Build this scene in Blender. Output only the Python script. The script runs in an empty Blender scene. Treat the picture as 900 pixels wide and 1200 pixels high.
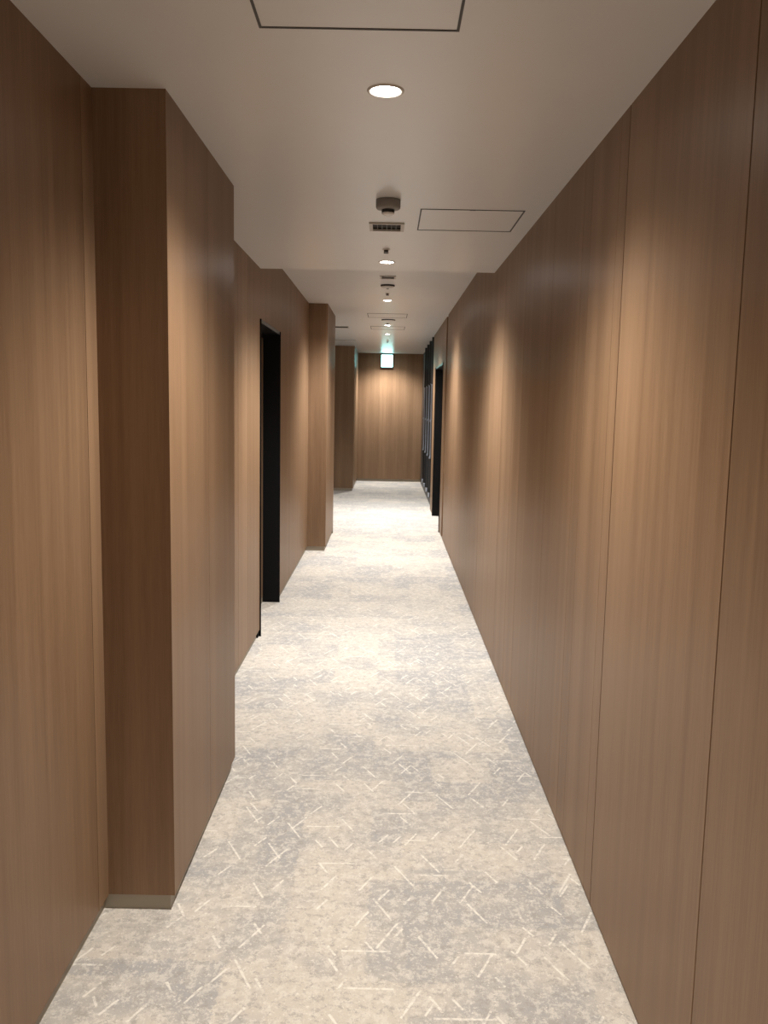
import bpy, bmesh, math, random
from mathutils import Matrix, Vector
random.seed(7)
scn = bpy.context.scene
COL = scn.collection
PI = math.pi

# ------------------------------------------------------------------ layout (metres; camera stands at x=0, y=0, looking along +y)
H1, H2, YSTEP = 2.392, 2.562, 5.62          # near ceiling, raised far ceiling, where it rises
XR, XL, XC = 0.662, -0.824, -0.622          # right wall, left wall, face of the wood-clad columns
YB, YE = -4.0, 17.45                        # wall behind the camera, end wall
KICK = 0.047                                # panels stop here, baseboard below
LX = -0.022                                 # line of the ceiling lamps

# ------------------------------------------------------------------ node helpers
def new_mat(name):
    m = bpy.data.materials.new(name); m.use_nodes = True
    nt = m.node_tree; nt.nodes.clear()
    out = nt.nodes.new('ShaderNodeOutputMaterial')
    b = nt.nodes.new('ShaderNodeBsdfPrincipled')
    nt.links.new(b.outputs[0], out.inputs[0])
    return m, nt, b

class N:
    def __init__(s, nt): s.nt = nt
    def put(s, sock, v):
        if isinstance(v, bpy.types.NodeSocket): s.nt.links.new(v, sock)
        else: sock.default_value = v
    def math(s, op, a, b=0.0, c=None, clamp=False):
        n = s.nt.nodes.new('ShaderNodeMath'); n.operation = op; n.use_clamp = clamp
        s.put(n.inputs[0], a); s.put(n.inputs[1], b)
        if c is not None: s.put(n.inputs[2], c)
        return n.outputs[0]
    def vmath(s, op, a, b=(0, 0, 0)):
        n = s.nt.nodes.new('ShaderNodeVectorMath'); n.operation = op
        s.put(n.inputs[0], a); s.put(n.inputs[1], b); return n.outputs[0]
    def comb(s, x, y, z):
        n = s.nt.nodes.new('ShaderNodeCombineXYZ')
        for i, v in enumerate((x, y, z)): s.put(n.inputs[i], v)
        return n.outputs[0]
    def sep(s, v):
        n = s.nt.nodes.new('ShaderNodeSeparateXYZ'); s.put(n.inputs[0], v); return n.outputs
    def pos(s):
        n = s.nt.nodes.new('ShaderNodeTexCoord'); return n.outputs['Object']
    def noise(s, vec, scale, detail=2, rough=.5, dist=0):
        n = s.nt.nodes.new('ShaderNodeTexNoise'); s.put(n.inputs['Vector'], vec)
        n.inputs['Scale'].default_value = scale; n.inputs['Detail'].default_value = detail
        n.inputs['Roughness'].default_value = rough; n.inputs['Distortion'].default_value = dist
        return n.outputs[0]
    def white(s, vec):
        n = s.nt.nodes.new('ShaderNodeTexWhiteNoise'); n.noise_dimensions = '3D'
        s.put(n.inputs['Vector'], vec); return n.outputs['Value'], n.outputs['Color']
    def step(s, v, a, b, lo=0.0, hi=1.0):
        n = s.nt.nodes.new('ShaderNodeMapRange'); n.interpolation_type = 'SMOOTHSTEP'
        s.put(n.inputs[0], v)
        for i, q in ((1, a), (2, b), (3, lo), (4, hi)): s.put(n.inputs[i], q)
        return n.outputs[0]
    def mix(s, f, a, b, mode='MIX'):
        n = s.nt.nodes.new('ShaderNodeMix'); n.data_type = 'RGBA'; n.blend_type = mode
        s.put(n.inputs[0], f); s.put(n.inputs[6], a); s.put(n.inputs[7], b); return n.outputs[2]
    def bump(s, h, strength, dist, bsdf):
        n = s.nt.nodes.new('ShaderNodeBump'); n.inputs['Strength'].default_value = strength
        n.inputs['Distance'].default_value = dist; s.put(n.inputs['Height'], h)
        s.nt.links.new(n.outputs[0], bsdf.inputs['Normal'])

def rgb(r, g, b): return (r, g, b, 1.0)

def simple(name, col, rough=.5, metal=0.0, spec=.5, speckle=.04, scale=60):
    m, nt, b = new_mat(name); n = N(nt)
    v = n.noise(n.pos(), scale, 3)
    lo = tuple(c * (1 - speckle) for c in col) + (1,); hi = tuple(min(1, c * (1 + speckle)) for c in col) + (1,)
    nt.links.new(n.mix(v, lo, hi), b.inputs['Base Color'])
    b.inputs['Roughness'].default_value = rough; b.inputs['Metallic'].default_value = metal
    b.inputs['Specular IOR Level'].default_value = spec
    return m

def glow(name, col, strength):
    m, nt, b = new_mat(name)
    b.inputs['Base Color'].default_value = (*col, 1); b.inputs['Roughness'].default_value = .3
    b.inputs['Emission Color'].default_value = (*col, 1); b.inputs['Emission Strength'].default_value = strength
    return m

# ------------------------------------------------------------------ materials
def wood_mat():
    m, nt, b = new_mat('wood_laminate'); n = N(nt)
    x, y, z = n.sep(n.pos())
    u = n.math('ADD', x, y)
    at = nt.nodes.new('ShaderNodeAttribute'); at.attribute_name = 'tone'; tone = at.outputs['Fac']
    uo = n.math('ADD', u, n.math('MULTIPLY', tone, 37.0))
    broad = n.noise(n.comb(uo, 0.0, n.math('MULTIPLY', z, .015)), 9, 3, .6)
    streak = n.noise(n.comb(uo, 3.1, n.math('MULTIPLY', z, .03)), 60, 3, .6)
    fine = n.noise(n.comb(uo, 7.7, n.math('MULTIPLY', z, .02)), 420, 2, .6)
    pore = n.noise(n.comb(uo, 1.3, n.math('MULTIPLY', z, .05)), 700, 1, .5)
    s = n.math('ADD', n.math('MULTIPLY', broad, .55), n.math('ADD', n.math('MULTIPLY', streak, .30), n.math('MULTIPLY', fine, .30)))
    f = n.step(s, .38, .78)
    col = n.mix(f, rgb(.186, .112, .064), rgb(.280, .176, .104))
    col = n.mix(n.step(pore, .62, .8, 0, .25), col, rgb(.14, .085, .050))
    k = n.math('ADD', .95, n.math('MULTIPLY', tone, .10))
    col = n.mix(1.0, col, n.comb(k, k, k), 'MULTIPLY')
    nt.links.new(col, b.inputs['Base Color'])
    nt.links.new(n.math('ADD', .36, n.math('MULTIPLY', streak, .08)), b.inputs['Roughness'])
    b.inputs['Specular IOR Level'].default_value = .28
    b.inputs['Anisotropic'].default_value = .55            # fine vertical grain spreads reflections sideways
    tg = nt.nodes.new('ShaderNodeTangent'); tg.direction_type = 'RADIAL'; tg.axis = 'Z'
    nt.links.new(tg.outputs[0], b.inputs['Tangent'])
    n.bump(fine, .03, .0004, b)
    return m

def carpet_mat():
    m, nt, b = new_mat('carpet'); n = N(nt)
    p = n.pos(); x, y, z = n.sep(p)
    ragx = n.math('MULTIPLY', n.math('SUBTRACT', n.noise(p, 30, 5, .75), .5), .09)
    ragy = n.math('MULTIPLY', n.math('SUBTRACT', n.noise(n.vmath('ADD', p, (3.3, 0, 0)), 30, 5, .75), .5), .09)
    # carpet tiles: 0.5 m tiles, their woven blocks vary between warm beige and cool grey
    def cell(w, h, seed):
        cx = n.math('FLOOR', n.math('DIVIDE', n.math('ADD', n.math('ADD', x, ragx), .31 + seed * .11), w)); cy = n.math('FLOOR', n.math('DIVIDE', n.math('ADD', n.math('ADD', y, ragy), .2 + seed * .07), h))
        return n.white(n.comb(cx, cy, seed))[0]
    block = n.math('ADD', n.math('MULTIPLY', cell(.5, .5, 1.0), .5), n.math('MULTIPLY', cell(.25, .25, 2.0), .5))
    cloud = n.noise(p, 4.2, 4, .6)
    tone = n.math('ADD', n.math('MULTIPLY', block, .46), n.math('MULTIPLY', cloud, .86))
    f = n.step(tone, .48, .84)
    base = n.mix(f, rgb(.585, .54, .475), rgb(.385, .378, .372))
    blotch = n.noise(n.vmath('MULTIPLY', p, (1.0, .85, 1.0)), 27, 8, .85, .15)
    base = n.mix(n.step(blotch, .495, .55, 0, .62), base, rgb(.70, .665, .60))
    dark = n.noise(n.vmath('ADD', p, (9.3, 4.1, 0)), 30, 7, .85, .15)
    base = n.mix(n.step(dark, .52, .58, 0, .70), base, rgb(.355, .335, .31))
    # thin light strokes in three directions
    wob = n.noise(p, 40, 2)
    total = None
    for k, (ang, cl, cw, pres) in enumerate(((63, .33, .120, .62), (-63, .33, .125, .60), (0, .42, .16, .55), (60, .24, .11, .36), (-60, .24, .12, .34))):
        a = math.radians(ang); c, s = math.cos(a), math.sin(a)
        uu = n.math('DIVIDE', n.math('ADD', n.math('MULTIPLY', x, c), n.math('MULTIPLY', y, s)), cl)
        vv = n.math('DIVIDE', n.math('ADD', n.math('MULTIPLY', x, -s), n.math('MULTIPLY', y, c)), cw)
        iv = n.math('FLOOR', vv)
        uu = n.math('ADD', uu, n.math('MULTIPLY', n.white(n.comb(iv, k * 3.7, 1.0))[0], 7.0))
        iu = n.math('FLOOR', uu)
        fu = n.math('SUBTRACT', uu, iu); fv = n.math('SUBTRACT', vv, iv)
        val, colr = n.white(n.comb(iu, iv, 10.0 + k))
        r, g, bl = n.sep(colr)
        d = n.math('MULTIPLY', n.math('ABSOLUTE', n.math('SUBTRACT', fv, n.math('ADD', .15, n.math('MULTIPLY', g, .7)))), cw)
        d = n.math('ADD', d, n.math('MULTIPLY', n.math('SUBTRACT', wob, .5), .0035))
        on = n.step(d, .0022, .0048, 1, 0)
        u0 = n.math('MULTIPLY', bl, .45)
        on = n.math('MULTIPLY', on, n.math('GREATER_THAN', fu, u0))
        on = n.math('MULTIPLY', on, n.math('LESS_THAN', fu, n.math('ADD', n.math('ADD', u0, .18), n.math('MULTIPLY', r, .42))))
        on = n.math('MULTIPLY', on, n.math('LESS_THAN', val, pres))
        total = on if total is None else n.math('MAXIMUM', total, on)
    fleck = n.noise(n.vmath('ADD', p, (2.2, 7.1, 0)), 75, 4, .7)
    base = n.mix(n.step(fleck, .585, .66, 0, .7), base, rgb(.78, .75, .69))
    broken = n.step(n.noise(p, 55, 3, .6), .36, .56, .15, .80)
    col = n.mix(n.math('MULTIPLY', total, broken), base, rgb(.82, .79, .72))
    pile = n.noise(p, 420, 2)
    col = n.mix(1.0, col, n.mix(pile, rgb(.82, .82, .82), rgb(1.12, 1.12, 1.12)), 'MULTIPLY')
    nt.links.new(col, b.inputs['Base Color'])
    b.inputs['Roughness'].default_value = .95; b.inputs['Specular IOR Level'].default_value = .12
    b.inputs['Sheen Weight'].default_value = .15
    n.bump(n.math('ADD', pile, n.math('MULTIPLY', total, .6)), .35, .003, b)
    return m

def ceiling_mat():
    m, nt, b = new_mat('ceiling_paint'); n = N(nt)
    v = n.noise(n.pos(), 5, 3)
    nt.links.new(n.mix(v, rgb(.685, .68, .668), rgb(.715, .71, .698)), b.inputs['Base Color'])
    b.inputs['Roughness'].default_value = .30; b.inputs['Specular IOR Level'].default_value = .45
    n.bump(n.noise(n.pos(), 260, 3), .03, .0005, b)
    return m

WOOD, CARPET, CEIL = wood_mat(), carpet_mat(), ceiling_mat()
GROOVE = simple('groove_shadow_gap', (.055, .032, .02), .7)
BASEB = simple('baseboard_vinyl', (.30, .26, .20), .45)
BLACK = simple('black_steel', (.006, .006, .0065), .30, 0, .35)
JAMB = simple('matte_black_jamb', (.0045, .0045, .005), .6, 0, .12)
BLACKSAT = simple('black_partition', (.016, .016, .017), .42)
WHITE = simple('white_plastic', (.62, .59, .55), .45)
CREAM = simple('offwhite_plastic', (.50, .47, .42), .5)
DARK = simple('dark_plastic', (.03, .028, .027), .6)
GAP = simple('dark_void', (.02, .019, .018), .9)
TRIMD = simple('dark_grey_trim', (.06, .056, .052), .6)
SILVER = simple('brushed_aluminium', (.60, .67, .80), .30, 1.0)
CHROME = simple('chrome', (.55, .55, .55), .2, 1.0)
REFL = simple('lamp_reflector', (.85, .83, .8), .25)
GLASSB = simple('dark_blue_glass', (.015, .022, .045), .08, 0, .6)
LENS = glow('lamp_lens', (1.0, .93, .84), 60)
SIGN = glow('sign_panel', (.42, 1.0, .96), 8.0)

# ------------------------------------------------------------------ mesh helpers
def link(name, bm, mats, parent=None, smooth=False):
    me = bpy.data.meshes.new(name)
    bmesh.ops.recalc_face_normals(bm, faces=bm.faces)
    bm.to_mesh(me); bm.free()
    for mt in (mats if isinstance(mats, (list, tuple)) else [mats]): me.materials.append(mt)
    if smooth:
        for p in me.polygons: p.use_smooth = True
    o = bpy.data.objects.new(name, me); COL.objects.link(o)
    if parent: o.parent = parent
    return o

def box(bm, x0, x1, y0, y1, z0, z1, mat=0, bev=0.0, tone=None):
    vs = [bm.verts.new((x, y, z)) for x in (min(x0, x1), max(x0, x1)) for y in (min(y0, y1), max(y0, y1)) for z in (min(z0, z1), max(z0, z1))]
    idx = ((0, 1, 3, 2), (4, 6, 7, 5), (0, 4, 5, 1), (2, 3, 7, 6), (0, 2, 6, 4), (1, 5, 7, 3))
    fs = [bm.faces.new([vs[i] for i in q]) for q in idx]
    if bev:
        es = list({e for f in fs for e in f.edges})
        r = bmesh.ops.bevel(bm, geom=es, offset=bev, segments=2, affect='EDGES', profile=.5)
        fs = list(set(r['faces']) | {f for f in fs if f.is_valid})
    lay = bm.faces.layers.float.get('tone') or bm.faces.layers.float.new('tone')
    for f in fs:
        if f.is_valid:
            f.material_index = mat
            f[lay] = random.random() if tone is None else tone
    return fs

def lathe(bm, prof, seg=40, mat=0, cx=0, cy=0):
    rings = []
    for r, z in prof:
        if r < 1e-6: rings.append([bm.verts.new((cx, cy, z))])
        else: rings.append([bm.verts.new((cx + r * math.cos(2 * PI * i / seg), cy + r * math.sin(2 * PI * i / seg), z)) for i in range(seg)])
    for a, b in zip(rings, rings[1:]):
        for i in range(seg):
            j = (i + 1) % seg
            if len(a) == 1 and len(b) == 1: continue
            if len(a) == 1: f = bm.faces.new((a[0], b[j], b[i]))
            elif len(b) == 1: f = bm.faces.new((a[i], a[j], b[0]))
            else: f = bm.faces.new((a[i], a[j], b[j], b[i]))
            f.material_index = mat

def new(): return bmesh.new()

def thing(name, loc, label, cat, group=None):
    o = bpy.data.objects.new(name, None); COL.objects.link(o); o.location = loc
    o.empty_display_size = .1
    o['label'] = label; o['category'] = cat
    if group: o['group'] = group
    return o

def struct(o, label=None, cat=None):
    o['kind'] = 'structure'
    if label: o['label'] = label
    if cat: o['category'] = cat
    return o

def dup(root, loc, label, group=None):
    r = root.copy(); COL.objects.link(r); r.location = loc; r['label'] = label
    if group: r['group'] = group
    for ch in list(root.children):
        c = ch.copy(); COL.objects.link(c); c.parent = r
        for g in list(ch.children):
            d = g.copy(); COL.objects.link(d); d.parent = c
    return r

# ------------------------------------------------------------------ clad walls: separate boards with open joints on a dark backing
TH = .018                                     # board thickness
def clad_y(bm, x, side, y0, y1, z0, z1, joints, tk=.16):
    """wall facing side*(+x) at plane x, running along y; joints = [(y, gap)]"""
    back = x - side * tk
    box(bm, x - side * (TH - .004), back, y0, y1, z0, z1, 1, tone=.5)
    edges = [(y0, 0)] + sorted((j, g) for j, g in joints if y0 < j < y1) + [(y1, 0)]
    for (a, ga), (b, gb) in zip(edges, edges[1:]):
        box(bm, x, x - side * TH, a + ga / 2, b - gb / 2, z0, z1, 0)

def clad_x(bm, y, side, x0, x1, z0, z1, joints, tk=.12):
    back = y - side * tk
    box(bm, x0, x1, y - side * (TH - .004), back, z0, z1, 1, tone=.5)
    edges = [(x0, 0)] + sorted((j, g) for j, g in joints if x0 < j < x1) + [(x1, 0)]
    for (a, ga), (b, gb) in zip(edges, edges[1:]):
        box(bm, a + ga / 2, b - gb / 2, y, y - side * TH, z0, z1, 0)

TOP = 2.60
# right wall
RJ = [(-2.6, .003), (-1.75, .003), (-.9, .004), (-.05, .004), (.80, .004), (1.665, .006), (2.525, .006), (2.615, .002), (2.95, .002), (3.07, .003),
      (3.60, .0025), (4.30, .003), (4.60, .003), (5.04, .003), (5.44, .0025), (6.12, .003), (6.98, .003), (7.84, .003), (8.70, .003), (9.98, .24)]
D2A, D2B, DZ = 10.52, 12.10, 2.068
bm = new()
clad_y(bm, XR, -1, YB, D2A, .014, TOP, RJ)
clad_y(bm, XR, -1, D2A, D2B, DZ, TOP, [])
clad_y(bm, XR, -1, D2B, 12.84, .014, TOP, [])
struct(link('wall_right', bm, [WOOD, GROOVE]))
# left wall with the doorway
D1A, D1B = 5.597, 6.605
LJ = [(-2.4, .003), (-1.5, .003), (-.6, .004), (.3, .004), (1.2, .003), (2.38, .003), (4.785, .003), (5.105, .004), (7.3, .003), (8.15, .003)]
bm = new()
clad_y(bm, XL, 1, YB, 2.47, KICK, TOP, LJ)
clad_y(bm, XL, 1, 3.52, D1A, KICK, TOP, LJ)
clad_y(bm, XL, 1, D1A, D1B, DZ + .012, TOP, [])
clad_y(bm, XL, 1, D1B, 9.0, KICK, TOP, LJ)
struct(link('wall_left', bm, [WOOD, GROOVE]))
# clad columns on the left
def column(x0, x1, y0, y1, joints, far=True):
    bm = new()
    box(bm, x0, x1 - TH + .004, y0 + TH - .004, y1 - TH + .004, KICK, TOP, 1, tone=.5)
    edges = [y0] + joints + [y1]
    box(bm, x0, x1 - TH, y0, y0 + TH, KICK, TOP, 0)
    for i, (a, b) in enumerate(zip(edges, edges[1:])):
        box(bm, x1 - TH, x1, a + (.0015 if i else 0), b - (.0015 if b != y1 else 0), KICK, TOP, 0)
    if far: box(bm, x0, x1 - TH, y1 - TH, y1, KICK, TOP, 0)
    o = link('column', bm, [WOOD, GROOVE]); return struct(o)
column(XL - .10, XC, 2.47, 3.52, [3.01])
column(-1.1, -.630, 9.0, 10.28, [])
column(-2.3, -.600, 15.42, YE + .1, [16.4], False)
# recess behind the second column, end wall, wall behind the camera
bm = new(); clad_y(bm, -2.2, 1, 10.28, 15.42, KICK, TOP, [(11.3, .003), (12.2, .003), (13.1, .003), (14.0, .003), (14.9, .003)])
struct(link('wall_recess', bm, [WOOD, GROOVE]))
bm = new(); clad_x(bm, 10.28, 1, -2.3, -1.1, KICK, TOP, [(-1.7, .003)])
struct(link('wall_recess_return', bm, [WOOD, GROOVE]))
bm = new(); clad_x(bm, YE, -1, -.60, .85, KICK, TOP, [(-.17, .003), (.003, .005), (.45, .002)])
struct(link('wall_end', bm, [WOOD, GROOVE]))
bm = new(); clad_x(bm, YB, 1, -1.0, .85, KICK, TOP, [(-.4, .003), (.1, .003), (.45, .003)])
struct(link('wall_behind', bm, [WOOD, GROOVE]))
# black partition at the far right
XP = .690
bm = new()
PJ = [13.05, 13.85, 14.68, 15.50]
ed = [12.84] + PJ + [16.45, YE]
for a, b in zip(ed, ed[1:]):
    box(bm, XP, XP + .1, a + .002, b - .002, 0, .72, 0); box(bm, XP, XP + .1, a + .002, b - .002, 1.90, TOP, 0)
    if b > 15.6: box(bm, XP, XP + .1, a + .002, b - .002, .72, 1.90, 0)
box(bm, XP + .1, XP + .16, 12.84, YE, 0, TOP, 0)
struct(link('wall_right_end', bm, [BLACKSAT]))

# baseboards: set back under the boards
def bb_y(bm, x, side, y0, y1): box(bm, x - side * .015, x - side * .03, y0, y1, 0, KICK + .002)
def bb_x(bm, y, side, x0, x1): box(bm, x0, x1, y - side * .008, y - side * .03, 0, KICK + .002)
bm = new()
for a, b in ((YB, D2A - .05), (D2B + .05, 12.84)): box(bm, XR + .008, XR + .013, a, b, 0, .015)
struct(link('baseboard_right', bm, BASEB))
bm = new()
bb_y(bm, XL, 1, YB, 2.48); bb_y(bm, XL, 1, 3.51, D1A - .05); bb_y(bm, XL, 1, D1B + .05, 9.01)
struct(link('baseboard_left', bm, BASEB))
for x0, x1, y0, y1 in ((XL - .05, XC, 2.47, 3.52), (-1.0, -.63, 9.0, 10.28), (-2.2, -.60, 15.42, YE)):
    bm = new(); box(bm, x0, x1 - .014, y0 + .004, y1 - (.010 if y1 < 17 else 0), 0, KICK + .002)
    struct(link('baseboard_column', bm, BASEB))
bm = new(); bb_x(bm, YE, -1, -.6, XP); struct(link('baseboard_end', bm, BASEB))
bm = new(); bb_y(bm, -2.2, 1, 10.28, 15.42); bb_x(bm, 10.28, 1, -2.2, -.63); struct(link('baseboard_recess', bm, BASEB))
bm = new(); bb_x(bm, YB, 1, -.85, XR); struct(link('baseboard_behind', bm, BASEB))

# floor
bm = new(); box(bm, -2.5, 1.2, YB - .2, YE + .2, -.06, 0)
struct(link('floor', bm, CARPET))

# ------------------------------------------------------------------ things fixed to the ceiling: positions first, the ceiling gets a real opening for each
LAMPS = [(-.38, H1), (2.453, H1), (5.278, H1), (8.63, H2), (11.29, H2), (12.70, H2), (16.90, H2), (-3.2, H1)]
holes1, holes2 = [], []
def circ(cx, cy, r, n=28): return [(cx + r * math.cos(2 * PI * i / n), cy + r * math.sin(2 * PI * i / n)) for i in range(n)]
def rect(x0, x1, y0, y1): return [(x0, y0), (x1, y0), (x1, y1), (x0, y1)]
for y, h in LAMPS: (holes1 if h == H1 else holes2).append(circ(LX, y, .043))
VENTS = [(-.021, 4.245, .165, .178, H1), (-.018, 7.075, .130, .140, H2)]
for x, y, w, d, h in VENTS: (holes1 if h == H1 else holes2).append(rect(x - w / 2 + .014, x + w / 2 - .014, y - d / 2 + .014, y + d / 2 - .014))
HATCH = [(-.081, 1.845, H1), (.352, 4.085, H1), (-.023, 10.10, H2), (-.019, 11.63, H2)]
HS = .452
# the fourth hatch stands clear of the lamp beside it
HATCH[3] = (-.019, 11.70, H2)
for x, y, h in HATCH: (holes1 if h == H1 else holes2).append(rect(x - HS / 2, x + HS / 2, y - HS / 2, y + HS / 2))
SLOTS = [(-1.60, -.535, 11.57, 11.80, H2), (-1.70, -.530, 13.99, 14.12, H2)]
for x0, x1, y0, y1, h in SLOTS: holes2.append(rect(x0 + .012, x1 - .012, y0 + .012, y1 - .012))

def ceiling(name, z, x0, x1, y0, y1, holes, riser=None):
    bm = new()
    lay = []
    for loop in [rect(x0, x1, y0, y1)] + holes:
        vs = [bm.verts.new((p[0], p[1], z)) for p in loop]
        lay += [bm.edges.new((vs[i], vs[(i + 1) % len(vs)])) for i in range(len(vs))]
    bmesh.ops.triangle_fill(bm, use_beauty=True, use_dissolve=False, edges=lay, normal=(0, 0, -1))
    for f in bm.faces:
        if f.normal.z > 0: f.normal_flip()
    me = bpy.data.meshes.new(name)
    if riser is not None:
        v = [bm.verts.new(q) for q in ((x0, y1, z), (x1, y1, z), (x1, y1, riser), (x0, y1, riser))]
        bm.faces.new(v)
    bm.to_mesh(me); bm.free(); me.materials.append(CEIL)
    o = bpy.data.objects.new(name, me); COL.objects.link(o)
    return struct(o)
ceiling('ceiling', H1, -1.0, .84, YB - .15, YSTEP, holes1, H2 + .03)
ceiling('ceiling', H2, -2.4, .86, YSTEP - .02, YE + .15, holes2)
bm = new(); box(bm, -2.5, 1.2, YB - .2, YE + .2, 2.80, 2.86)
struct(link('roof_slab', bm, GAP))

# ---- recessed downlights
def make_light(loc, label):
    t = thing('downlight', loc, label, 'ceiling light', 'recessed downlights along the corridor')
    bm = new(); lathe(bm, [(.050, 0), (.0495, -.003), (.047, -.0045), (.042, -.0035), (.039, .001), (.039, .004)], 48)
    link('trim_ring', bm, WHITE, t, True)
    bm = new(); lathe(bm, [(.0392, .003), (.0415, .012), (.041, .055), (.0, .056)], 40)
    link('housing', bm, REFL, t, True)
    bm = new(); lathe(bm, [(.0, -.0048), (.012, -.0044), (.024, -.0028), (.033, -.0004), (.0385, .003)], 40)
    link('lens', bm, LENS, t, True)
    return t
names = ['round downlight hidden overhead behind the viewpoint', 'large bright downlight closest to the viewer, beyond the first ceiling hatch', 'second downlight, just before the ceiling steps up',
         'third downlight, between the ceiling step and a pair of square hatches', 'downlight just beyond the first of the two far square hatches', 'small downlight before the glowing exit sign, beyond the last hatch',
         'last downlight, washing the wood wall at the corridor end', 'round downlight above the back wall behind the viewpoint']
base = None
WARM, COOL = (1.0, .935, .85), (1.0, .975, .94)
POWER = [(1.35, WARM), (.86, WARM), (1.5, COOL), (1.75, COOL), (1.5, COOL), (1.5, COOL), (1.35, COOL), (.8, WARM)]
for (y, h), lb, (pw, lc) in zip(LAMPS, names, POWER):
    if base is None: base = make_light((LX, y, h), lb); base['group'] = 'recessed downlights along the corridor'
    else: dup(base, (LX, y, h), lb)
    ld = bpy.data.lights.new('downlight_beam', 'SPOT'); ld.energy = 240 * pw; ld.color = lc
    ld.spot_size = math.radians(172); ld.spot_blend = .15; ld.shadow_soft_size = .02
    # beam profile of a reflector downlight: bright core, faint wide spill
    ld.use_nodes = True; lt = ld.node_tree; ln = N(lt)
    em = [q for q in lt.nodes if q.type == 'EMISSION'][0]
    tc = lt.nodes.new('ShaderNodeTexCoord')
    c = ln.math('ABSOLUTE', ln.sep(tc.outputs['Normal'])[2])
    lt.links.new(ln.math('ADD', ln.math('MULTIPLY', ln.math('POWER', c, 2.2), ln.step(c, .30, .80)), ln.math('MULTIPLY', c, .02)), em.inputs['Strength'])
    lo = bpy.data.objects.new('downlight_beam', ld); COL.objects.link(lo); lo.location = (LX, y, h - .032)

# ---- smoke detector
t = thing('smoke_detector', (-.014, 3.71, H1), 'grey round smoke detector with white cap hanging below the ceiling beside the near vent', 'smoke detector')
bm = new(); lathe(bm, [(.0, 0), (.051, 0), (.051, -.028), (.050, -.033), (.046, -.037), (.034, -.039), (.0, -.039)], 48); link('base', bm, simple('grey_plastic', (.27, .25, .23), .55), t, True)
bm = new(); lathe(bm, [(.025, -.038), (.024, -.052), (.0, -.052)], 32)
for i in range(10):
    a = 2 * PI * i / 10; box(bm, .025 * math.cos(a) - .0015, .025 * math.cos(a) + .0015, .025 * math.sin(a) - .0015, .025 * math.sin(a) + .0015, -.052, -.038)
link('sensor_cage', bm, DARK, t)
bm = new(); lathe(bm, [(.0, -.051), (.025, -.051), (.027, -.054), (.018, -.061), (.0, -.063)], 32); link('cap', bm, REFL, t, True)

# ---- vents
def vent(x, y, w, d, h, nb, label):
    t = thing('air_vent', (x, y, h), label, 'vent', 'small ceiling vents')
    bm = new(); fw = .016
    for a in ((-w / 2, w / 2, -d / 2, -d / 2 + fw), (-w / 2, w / 2, d / 2 - fw, d / 2), (-w / 2, -w / 2 + fw, -d / 2 + fw, d / 2 - fw), (w / 2 - fw, w / 2, -d / 2 + fw, d / 2 - fw)):
        box(bm, *a, -.007, .002)
    link('frame', bm, CREAM, t)
    bm = new()
    for i in range(nb):
        xx = -w / 2 + fw + (w - 2 * fw) * (i + 1) / (nb + 1)
        box(bm, xx - .0012, xx + .0012, -d / 2 + fw, d / 2 - fw, -.003, .014)
    for j in range(1, 6):
        yy = -d / 2 + fw + (d - 2 * fw) * j / 6
        box(bm, -w / 2 + fw, w / 2 - fw, yy - .0012, yy + .0012, .004, .018)
    link('grille', bm, simple('vent_louvre', (.16, .15, .145), .5), t)
    bm = new(); m = .012
    for a in ((-w / 2 + m, w / 2 - m, -d / 2 + m, -d / 2 + m + .002), (-w / 2 + m, w / 2 - m, d / 2 - m - .002, d / 2 - m), (-w / 2 + m, -w / 2 + m + .002, -d / 2 + m, d / 2 - m), (w / 2 - m - .002, w / 2 - m, -d / 2 + m, d / 2 - m)):
        box(bm, *a, .002, .09)
    box(bm, -w / 2 + m, w / 2 - m, -d / 2 + m, d / 2 - m, .088, .09)
    link('duct', bm, GAP, t)
vent(*VENTS[0], 5, 'larger square grille vent right behind the round smoke detector')
vent(*VENTS[1], 4, 'smaller grille vent just beyond the ceiling step, in front of the heat detector')

# ---- sprinklers
def sprinkler(loc, label):
    t = thing('ceiling_sprinkler', loc, label, 'sprinkler', 'small ceiling sprinkler heads')
    bm = new(); lathe(bm, [(.012, .004), (.021, .0), (.022, -.002), (.019, -.004), (.012, -.005)], 32); link('escutcheon', bm, WHITE, t, True)
    bm = new(); lathe(bm, [(.0, .003), (.0125, .003), (.0125, -.008), (.009, -.010), (.006, -.016), (.0, -.016)], 24)
    for s in (-1, 1): box(bm, s * .010 - .002, s * .010 + .002, -.003, .003, -.021, -.007)
    link('body', bm, DARK, t)
    bm = new(); lathe(bm, [(.0, -.020), (.013, -.020), (.014, -.022), (.0, -.0225)], 24); link('deflector', bm, DARK, t)
    return t
sp = sprinkler((LX - .003, 4.852, H1), 'dark small sprinkler head just before the second downlight')
for y, lb in ((8.08, 'dark small sprinkler head between the heat detector and the third downlight'), (11.03, 'small sprinkler head just before the fourth downlight'), (14.15, 'farthest small sprinkler head, in the pale blue reflection before the exit sign')):
    dup(sp, (LX, y, H2), lb)

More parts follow.
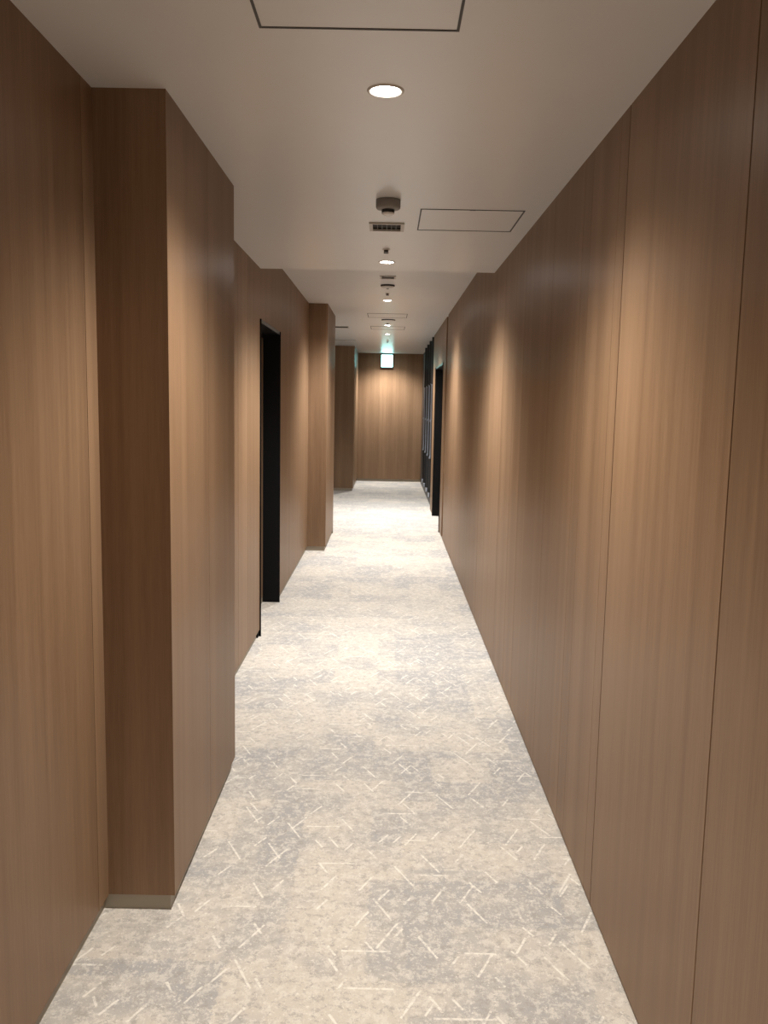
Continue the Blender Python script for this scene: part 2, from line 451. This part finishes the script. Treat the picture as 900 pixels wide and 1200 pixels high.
# ---- flat round ceiling devices
t = thing('heat_detector', (-.020, 7.545, H2), 'shallow white domed disc with a dark centre beyond the small vent', 'heat detector')
bm = new(); lathe(bm, [(.0, 0), (.060, 0), (.061, -.010), (.058, -.013)], 44); link('base', bm, DARK, t, True)  # dark colour here paints in the shadow gap between disc and ceiling
bm = new(); lathe(bm, [(.058, -.011), (.054, -.018), (.036, -.025), (.014, -.028), (.0, -.028)], 44); link('dome', bm, WHITE, t, True)
bm = new(); lathe(bm, [(.012, -.027), (.011, -.032), (.0, -.033)], 24); link('sensor', bm, DARK, t, True)
t = thing('ceiling_speaker', (-.011, 10.575, H2), 'wide flat round disc between the far square hatches', 'speaker')
bm = new(); lathe(bm, [(.0, 0), (.084, 0), (.084, -.008), (.079, -.010)], 48); link('rim', bm, DARK, t, True)
bm = new(); lathe(bm, [(.080, -.008), (.074, -.012), (.0, -.013)], 48); link('grille', bm, WHITE, t, True)

# ---- access hatches
def hatch(loc, label):
    t = thing('access_hatch', loc, label, 'ceiling hatch', 'square ceiling access hatches')
    g = .0055; s = HS / 2 - g
    bm = new(); box(bm, -s, s, -s, s, -.0005, .012, 0, .0008)
    link('panel', bm, CEIL, t)
    bm = new(); q = HS / 2 + .0005
    for a in ((-q, q, -q, -s), (-q, q, s, q), (-q, -s, -s, s), (s, q, -s, s)): box(bm, *a, -.0022, .006)
    link('edge_trim', bm, TRIMD, t)
    bm = new()
    o_, i_ = HS / 2 + .012, HS / 2 - .030
    for a in ((-o_, o_, -o_, -i_), (-o_, o_, i_, o_), (-o_, -i_, -i_, i_), (i_, o_, -i_, i_)): box(bm, *a, .014, .03)
    link('frame', bm, GAP, t)
    bm = new(); box(bm, -.013, .013, -s - .003, -s + .006, -.002, .004, 0, .0006); link('latch', bm, DARK, t)
    return t
hb = hatch((HATCH[0][0], HATCH[0][1], H1), 'square flush hatch nearest the viewer, cut by the picture top')
for q, lb in ((1, 'square flush hatch off to the right, beside the smoke detector'), (2, 'square flush hatch just before the flat round disc'), (3, 'farthest square flush hatch, beyond the fourth downlight')):
    dup(hb, HATCH[q], lb)

# ---- slot diffusers over the left recess
for (x0, x1, y0, y1, h), lb in zip(SLOTS, ('wide dark slot diffuser in the ceiling behind the second wood column', 'narrow dark ceiling slot in front of the last wood column')):
    cx, cy = (x0 + x1) / 2, (y0 + y1) / 2; w, d = x1 - x0, y1 - y0
    t = thing('slot_diffuser', (cx, cy, h), lb, 'air diffuser'); fw = .013
    bm = new()
    for a in ((-w / 2, w / 2, -d / 2, -d / 2 + fw), (-w / 2, w / 2, d / 2 - fw, d / 2), (-w / 2, -w / 2 + fw, -d / 2 + fw, d / 2 - fw), (w / 2 - fw, w / 2, -d / 2 + fw, d / 2 - fw)): box(bm, *a, -.004, .003)
    link('frame', bm, CREAM, t)
    bm = new(); nb = 2 if d < .1 else 6
    for i in range(nb):
        yy = -d / 2 + fw + (d - 2 * fw) * (i + 1) / (nb + 1); box(bm, -w / 2 + fw, w / 2 - fw, yy - .002, yy + .002, .002, .02)
    link('louvre', bm, DARK, t)
    bm = new(); box(bm, -w / 2 + .008, w / 2 - .008, -d / 2 + .008, d / 2 - .008, .05, .06); link('duct', bm, GAP, t)

# ---- exit sign on the end wall under the ceiling
t = thing('exit_sign', (-.030, YE, 2.272), 'glowing pale cyan square emergency exit sign on the wood end wall', 'exit sign')
bm = new()
box(bm, -.122, .122, -.050, 0, 0, .274, 0, .004); link('housing', bm, BLACK, t)
bm = new(); box(bm, -.112, .112, -.056, -.049, .020, .258, 0, .002); link('light_panel', bm, SIGN, t)
bm = new(); box(bm, -.124, .124, -.058, -.002, -.006, .016, 0, .002); link('bottom_trim', bm, DARK, t)

# ------------------------------------------------------------------ doorways
def doorway(name, x, side, ya, yb, zt, leaves, label):
    """black steel frame set in the wall at plane x (room lies towards side), leaf at the back of the reveal"""
    t = bpy.data.objects.new(name, None); COL.objects.link(t); t.location = (x, (ya + yb) / 2, 0)
    t['label'] = label; t['category'] = 'door'; struct(t)
    w = (yb - ya) / 2; s = side
    f0, f1 = .003 * s, -.205 * s
    bm = new()
    for e in (-1, 1):
        box(bm, -.019 * s, f1, e * (w - .008), e * (w + .05), 0, zt + .03)
        box(bm, .009 * s, -.019 * s, e * (w - .008), e * (w - .0005), 0, zt - .001)
        box(bm, -.006 * s, -.019 * s, e * (w - .0005), e * (w + .045), 0, KICK - .002)
    link('jamb', bm, JAMB, t)
    bm = new()
    box(bm, -.019 * s, f1, -w + .008, w - .008, zt - .024, zt + .03)
    box(bm, f0, -.019 * s, -w + .008, w - .008, zt - .024, zt - .001)
    link('head', bm, BLACK, t)
    bm = new()
    box(bm, -.150 * s, -.175 * s, -w + .008, -w + .03, 0, zt - .024); box(bm, -.150 * s, -.175 * s, w - .03, w - .008, 0, zt - .024)
    box(bm, -.116 * s, -.175 * s, -w + .008, w - .008, zt - .05, zt - .024)
    link('stop', bm, JAMB, t)
    n = leaves; lw = (2 * w - .02) / n
    for i in range(n):
        a = -w + .010 + i * lw; b = a + lw - .003
        bm = new(); box(bm, -.122 * s, -.162 * s, a, b, .045, zt - .05, 0, .001, .4)
        lf = link('leaf', bm, WOOD, t)
        bm = new(); box(bm, -.123 * s, -.160 * s, a, b, .004, .046); link('kick_strip', bm, BASEB, lf)
        hy = a + .07 if i == n - 1 else b - .07
        bm = new()
        box(bm, -.122 * s, -.114 * s, hy - .02, hy + .02, .94, 1.10, 0, .002)
        box(bm, -.114 * s, -.075 * s, hy - .008, hy + .008, 1.012, 1.028, 0, .002)
        box(bm, -.088 * s, -.073 * s, hy - .008, hy + .11, 1.010, 1.030, 0, .004)
        link('handle', bm, CHROME, lf)
    bm = new(); box(bm, -.21 * s, -.22 * s, -w - .05, w + .05, 0, zt + .03); link('backing', bm, GAP, t)
    return t
doorway('door_1', XL, 1, D1A, D1B, DZ + .010, 1, 'black framed recessed doorway in the left wood wall')
doorway('door_2', XR, -1, D2A, D2B, DZ, 2, 'wide black framed recessed doorway at the far end of the right wood wall')

# ------------------------------------------------------------------ glazed bays and posts of the black partition
bays = [12.84] + PJ
for k, (a, b) in enumerate(zip(bays, bays[1:])):
    t = bpy.data.objects.new('window_%d' % (k + 1), None); COL.objects.link(t); t.location = (XP, (a + b) / 2, 0); struct(t)
    t['label'] = ['first glazed bay of the black partition, next to the doorway', 'second glazed bay of the black partition from the doorway', 'third glazed bay of the black partition from the doorway', 'last glazed bay of the black partition, near the end wall'][k]
    t['category'] = 'window'
    hw = (b - a) / 2 - .004
    bm = new()
    for z0, z1 in ((.72, .77), (1.865, 1.90)): box(bm, -.010, .05, -hw, hw, z0, z1, 0, .001)
    box(bm, -.006, .05, -hw, hw, 1.305, 1.335, 0, .001)
    link('window_frame', bm, BLACK, t)
    bm = new(); box(bm, -.014, -.009, -hw, hw, 1.872, 1.893); link('top_trim', bm, SILVER, t)
    bm = new(); box(bm, .020, .028, -hw, hw, .77, 1.865); link('pane', bm, GLASSB, t)
pl = ['nearest slim black post of the far partition, beside the doorway', 'second slim black post from the doorway', 'third slim black post from the doorway', 'farthest slim black post, closest to the end wall']
first = None
for y, lb in zip(PJ, pl):
    if first is None:
        t = thing('partition_post', (XP, y, 0), lb, 'post', 'slim posts of the black partition')
        bm = new(); box(bm, -.046, .03, -.016, .016, .165, 2.558, 0, .001); link('post', bm, BLACKSAT, t)
        bm = new(); box(bm, -.045, -.026, -.021, -.015, .775, 1.865, 0, .001); link('light_strip', bm, SILVER, t)
        for z in (.20, .765, 1.32):
            bm = new(); hh = .032 if z < .3 else .016
            box(bm, -.055, -.028, -.026, -.014, z - hh, z + hh, 0, .004); link('bracket', bm, SILVER, t)
        first = t
    else: dup(first, (XP, y, 0), lb)

# ------------------------------------------------------------------ world, camera, view
w = bpy.data.worlds.new('world'); scn.world = w; w.use_nodes = True
w.node_tree.nodes['Background'].inputs[0].default_value = (0, 0, 0, 1); w.node_tree.nodes['Background'].inputs[1].default_value = 0
cam = bpy.data.cameras.new('camera'); co = bpy.data.objects.new('camera', cam); COL.objects.link(co)
r = Vector((0.99980766, 0.00425331, 0.01914574)); u = Vector((-0.0195249, 0.12370058, 0.99212748)); f = Vector((-0.00185149, 0.99231047, -0.12375983))
M = Matrix((r, u, -f)).transposed().to_4x4(); M.translation = Vector((0, 0, 1.55)); co.matrix_world = M
cam.sensor_fit = 'VERTICAL'; cam.sensor_height = 36; cam.sensor_width = 27; cam.lens = 1010.17 / 1200 * 36
cam.clip_start = .02; cam.clip_end = 100
scn.camera = co
vs = scn.view_settings; vs.view_transform = 'Standard'; vs.look = 'None'; vs.gamma = 1; vs.use_curve_mapping = False
vs.exposure = 0.0
try:
    scn.cycles.max_bounces = 10; scn.cycles.diffuse_bounces = 6; scn.cycles.glossy_bounces = 6
    scn.cycles.use_denoising = True
except Exception: pass
